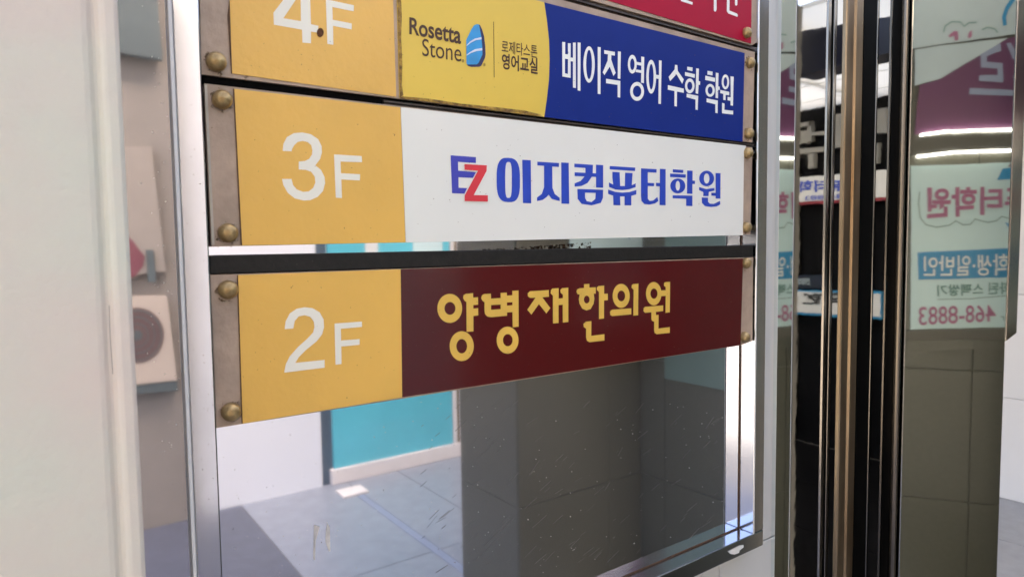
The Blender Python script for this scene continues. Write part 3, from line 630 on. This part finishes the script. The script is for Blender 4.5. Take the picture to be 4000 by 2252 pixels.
print_on('lettering', [[(680, 440), (850, 345), (857, 410), (730, 455), (730, 500), (865, 510), (868, 668), (668, 655), (670, 610), (820, 610), (820, 555), (682, 550)], [(595, 712), (1000, 735), (1000, 778), (592, 765)],
    [(895, 350), (930, 345), (1000, 470), (1000, 510), (945, 470)], [(950, 610), (1000, 600), (1000, 655), (960, 650)]], F4, T6, MT['lilac'], pg, True)
c2 = Q(.004)(*F4(500, 370))
pu = thing('pale_sign', (c2.x, c2.y, c2.z), 'pale upper signboard with cloud outline above the purple sign', 'sign')
qprism('sign_face', [(100, -320), (1250, -460), (1250, 238), (345, 362), (100, 400)], F4, MT['pale_sign'], pu)
print_on('cloud_line', [stroke([(385, 265), (400, 210), (450, 178), (520, 180), (555, 215), (590, 185), (650, 182)], 12), stroke([(695, 240), (740, 220), (800, 235), (825, 265)], 12)], F4, T6, MT['grey_ink'], pu)
print_on('lettering', [[(425, 290), (470, 250), (500, 255), (505, 325), (475, 330), (470, 290), (435, 305)], [(590, 260), (610, 245), (612, 295), (595, 312), (582, 300)]], F4, T6, MT['mauve'], pu, True)
print_on('blue_arc', [stroke([(960, -20), (900, 70), (875, 140), (885, 205)], 34)], F4, Q(.0068), MT['cyan'], pu)
c3 = Q(.004)(*F4(500, 1240))
lb = thing('light_beam', (c3.x, c3.y, c3.z), 'grey beam edged by two lit white strip lights', 'strip light')
qprism('beam', [(120, 1112), (1250, 1060), (1250, 1190), (110, 1252)], F4, MT['beam'], lb, .001, .02)
for pts in ([(205, 1084), (385, 1058), (735, 1044), (970, 1038), (970, 1052), (735, 1058), (385, 1073), (205, 1100)], [(178, 1254), (460, 1224), (700, 1213), (965, 1206), (965, 1222), (700, 1230), (460, 1240), (178, 1271)]):
    qprism('strip_light', pts, F4, MT['led'], lb, .002, .021)
bd = thing('base_ledge', tuple(Q(.004)(*F5(500, 1380))), 'dull green ledge along the pillar below the academy poster', 'ledge')
qprism('ledge_band', [(80, 1222), (1180, 1196), (1180, 1290), (80, 1300)], F5, MT['beam'], bd, .001, .02)
qprism('ledge_band', [(80, 1301), (1180, 1291), (1180, 1375), (80, 1385)], F5, MT['tile_grey'], bd, .001, .012)

# things behind the visitor, mirrored in the steel cladding
ML = lambda px, py, l=0: refl(px, py, Vector((0, .004, 0)), Vector((0, -1, 0)), Vector((0, YO + .08, 0)), Vector((0, 1, 0)))
def mlprism(name, pts, m, parent, off=0.0, th=.05):
    k = MB(); k.prism([ML(px, py) + Vector((0, off, 0)) for px, py in pts], (0, -th, 0)); return build(name, k, m, parent)
c4 = ML(590, 1499)
cb = thing('air_conditioner', (c4.x, c4.y, c4.z), 'cream outdoor air conditioner unit with dark round fan grille, reflected in steel cladding', 'air conditioner')
mlprism('casing', [(440, 1157), (652, 1157), (693, 1483), (440, 1510)], MT['box_cream'], cb, 0, .30)
mlprism('base', [(440, 1512), (694, 1486), (696, 1526), (440, 1545)], MT['slate'], cb, -.01, .28)
mlprism('fan_opening', ell(535, 1308, 106, 108, 40), MT['disc'], cb, .004, .003)
for rr in (98, 72, 46):
    k = MB(); o_ = [ML(px, py) + Vector((0, .008, 0)) for px, py in ell(535, 1308, rr, rr * 1.02, 36)]; i_ = [ML(px, py) + Vector((0, .008, 0)) for px, py in ell(535, 1308, rr - 5, (rr - 5) * 1.02, 36)]
    k.sheet(o_, [i_]); build('grille_ring', k, MT['slate'], cb)
mlprism('fan_hub', ell(535, 1308, 20, 20, 20), MT['slate'], cb, .010, .004)
c6 = ML(520, 1080)
wb = thing('meter_box', (c6.x, c6.y, c6.z), 'grey wall box with a dull red sticker above the air conditioner', 'box')
mlprism('box_body', [(440, 570), (594, 570), (650, 1060), (440, 1080)], MT['box_grey'], wb, -.02, .055)
mlprism('red_sticker', [(500, 925), (515, 934), (567, 1002), (560, 1040), (528, 1079), (500, 1085)], MT['pink'], wb, -.016, .003)
mlprism('handle', [(572, 975), (600, 975), (610, 1100), (580, 1100)], MT['slate'], wb, .002, .02)
c5 = ML(550, 220)
sb = mlprism('slate_board', [(420, -300), (585, -300), (637, 235), (420, 198)], MT['slate'], None, 0, .05)
tag(sb, 'dark slate board on the wall above the grey wall box', 'board')

# ------------------------------------------------------------------ beyond the passage end: canopy and shop signs, mirrored in the dark glass
XS = 5.2
def GQ(x=XS): return lambda px, py, l=0: refl(px, py, Vector((0, .034, 0)), Vector((0, -1, 0)), Vector((x - l * 10, 0, 0)), Vector((1, 0, 0)))
def gprism(name, pts, fn, m, parent, x=XS, th=.05):
    k = MB(); k.prism([GQ(x)(*fn(a, b)) for a, b in pts], (th, 0, 0)); return build(name, k, m, parent)
df = thing('dark_shopfront', (XS + .3, -2, 0), 'dark shopfront facing the end of the passage', 'building')
bx('facade', (XS + .10, -4.5, 0), (XS + .4, -.6, 3.2), MT['dark_facade'], df)
for x in range(6): bx('mullion', (XS + .06, -4.2 + .6 * x, 0), (XS + .10, -4.15 + .6 * x, 2.4), MT['black'], df)
cn = thing('canopy', (4.0, -2.2, 2.80), 'white panelled canopy ceiling with lit panels over the passage end', 'canopy')
for j in range(7): bx('purlin', (2.7, -4.2075 + .6 * j, 2.812), (5.5, -4.1825 + .6 * j, 2.87), MT['sign_grey'], cn)
for i in range(5):
    for j in range(6):
        x0, y0 = 3.0 + .5 * i, -4.2 + .6 * j
        lampy = (i, j) in ((0, 4), (1, 4))
        bx('lit_panel' if lampy else 'ceiling_panel', (x0, y0, 2.79), (x0 + .485, y0 + .585, 2.809), MT['lamp' if lampy else 'skylight'], cn)
nbx = gprism('navy_box', [(300, 320), (1400, 140), (1400, 480), (300, 775)], G0, MT['navy'], None, 3.15, .15)
tag(nbx, 'navy sign box hanging below the canopy ceiling', 'sign')
lt = thing('letter_grille', (XS, -2, 1.9), 'grey open lettering mounted on the dark shopfront', 'lettering')
for pts in ([(290, 1250), (440, 1220), (440, 1260), (290, 1290)], [(400, 1225), (440, 1220), (440, 1420), (400, 1425)], [(290, 1320), (400, 1310), (400, 1440), (290, 1450)], [(440, 1330), (600, 1315), (600, 1345), (440, 1360)],
            [(1085, 1100), (1195, 1085), (1195, 1330), (1085, 1345)], [(280, 1500), (590, 1470), (590, 1520), (280, 1550)], [(400, 1545), (470, 1540), (470, 1690), (400, 1700)], [(1075, 1440), (1110, 1435), (1100, 1640), (1070, 1645)], [(660, 1150), (740, 1140), (735, 1480), (655, 1490)]):
    gprism('letter_bar', pts, G0, MT['sign_grey'], lt, XS + .04, .05)
s1 = thing('computer_academy_sign', tuple(GQ()(*G1(420, 580))), 'white shop sign with blue Korean letters and red lower strip', 'sign')
gprism('sign_face', [(268, 340), (1260, 250), (1260, 530), (268, 575)], G1, MT['sign_white'], s1)
gprism('red_strip', [(268, 580), (1260, 535), (1260, 560), (268, 605)], G1, MT['sign_red'], s1)
text_on('lettering', '퓨터학', [(760, 470), (300, 485), (300, 370), (760, 350)], G1, GQ(XS - .004), MT['letter_blue'], s1, .03)
text_on('lettering', '468-8883', [(900, 535), (365, 560), (365, 515), (900, 490)], G1, GQ(XS - .004), MT['letter_blue'], s1, .01)
s2 = thing('clinic_sign', tuple(GQ()(*G2(420, 240))), 'white shop sign with black Korean letters framed in blue', 'sign')
gprism('blue_border', [(256, 20), (1140, 30), (1140, 310), (256, 262)], G2, MT['cyan'], s2)
gprism('sign_face', [(256, 32), (1125, 55), (1125, 285), (256, 238)], G2, MT['sign_white'], s2, XS - .006, .006)
text_on('lettering', '의한', [(760, 170), (320, 160), (320, 55), (760, 30)], G2, GQ(XS - .010), MT['ink'], s2, .05)
s3 = thing('navy_sign', tuple(GQ()(*G1(420, 1460))), 'navy shop sign with small pale letters above the clinic sign', 'sign')
gprism('sign_face', [(262, 1325), (560, 1310), (560, 1448), (262, 1452)], G1, MT['navy'], s3)
text_on('lettering', '인테리어', [(415, 1420), (280, 1420), (280, 1350), (415, 1345)], G1, GQ(XS - .004), MT['pale_sign'], s3, .02)

# street front further off, sunlit: closes the view of the mirrors past the passage
for i, (x0, x1, h, m_, lab) in enumerate(((-16, -6, 7.5, 'concrete', 'beige rendered street building left across the road'), (-5, 5, 6.5, 'sill', 'pale stone faced street building straight across the road'), (6, 17, 8.0, 'tile_white', 'white tiled street building right across the road'))):
    b_ = thing('street_building', ((x0 + x1) / 2, -16, 0), lab, 'building', 'buildings across the road')
    bx('wall', (x0, -21, 0), (x1, -15, h), MT[m_], b_)
    for u in range(4):
        for v in range(2):
            bx('window', (x0 + .8 + u * 2.4, -15.02, 1.2 + v * 2.8), (x0 + 2.3 + u * 2.4, -14.97, 2.8 + v * 2.8), MT['navy'], b_)
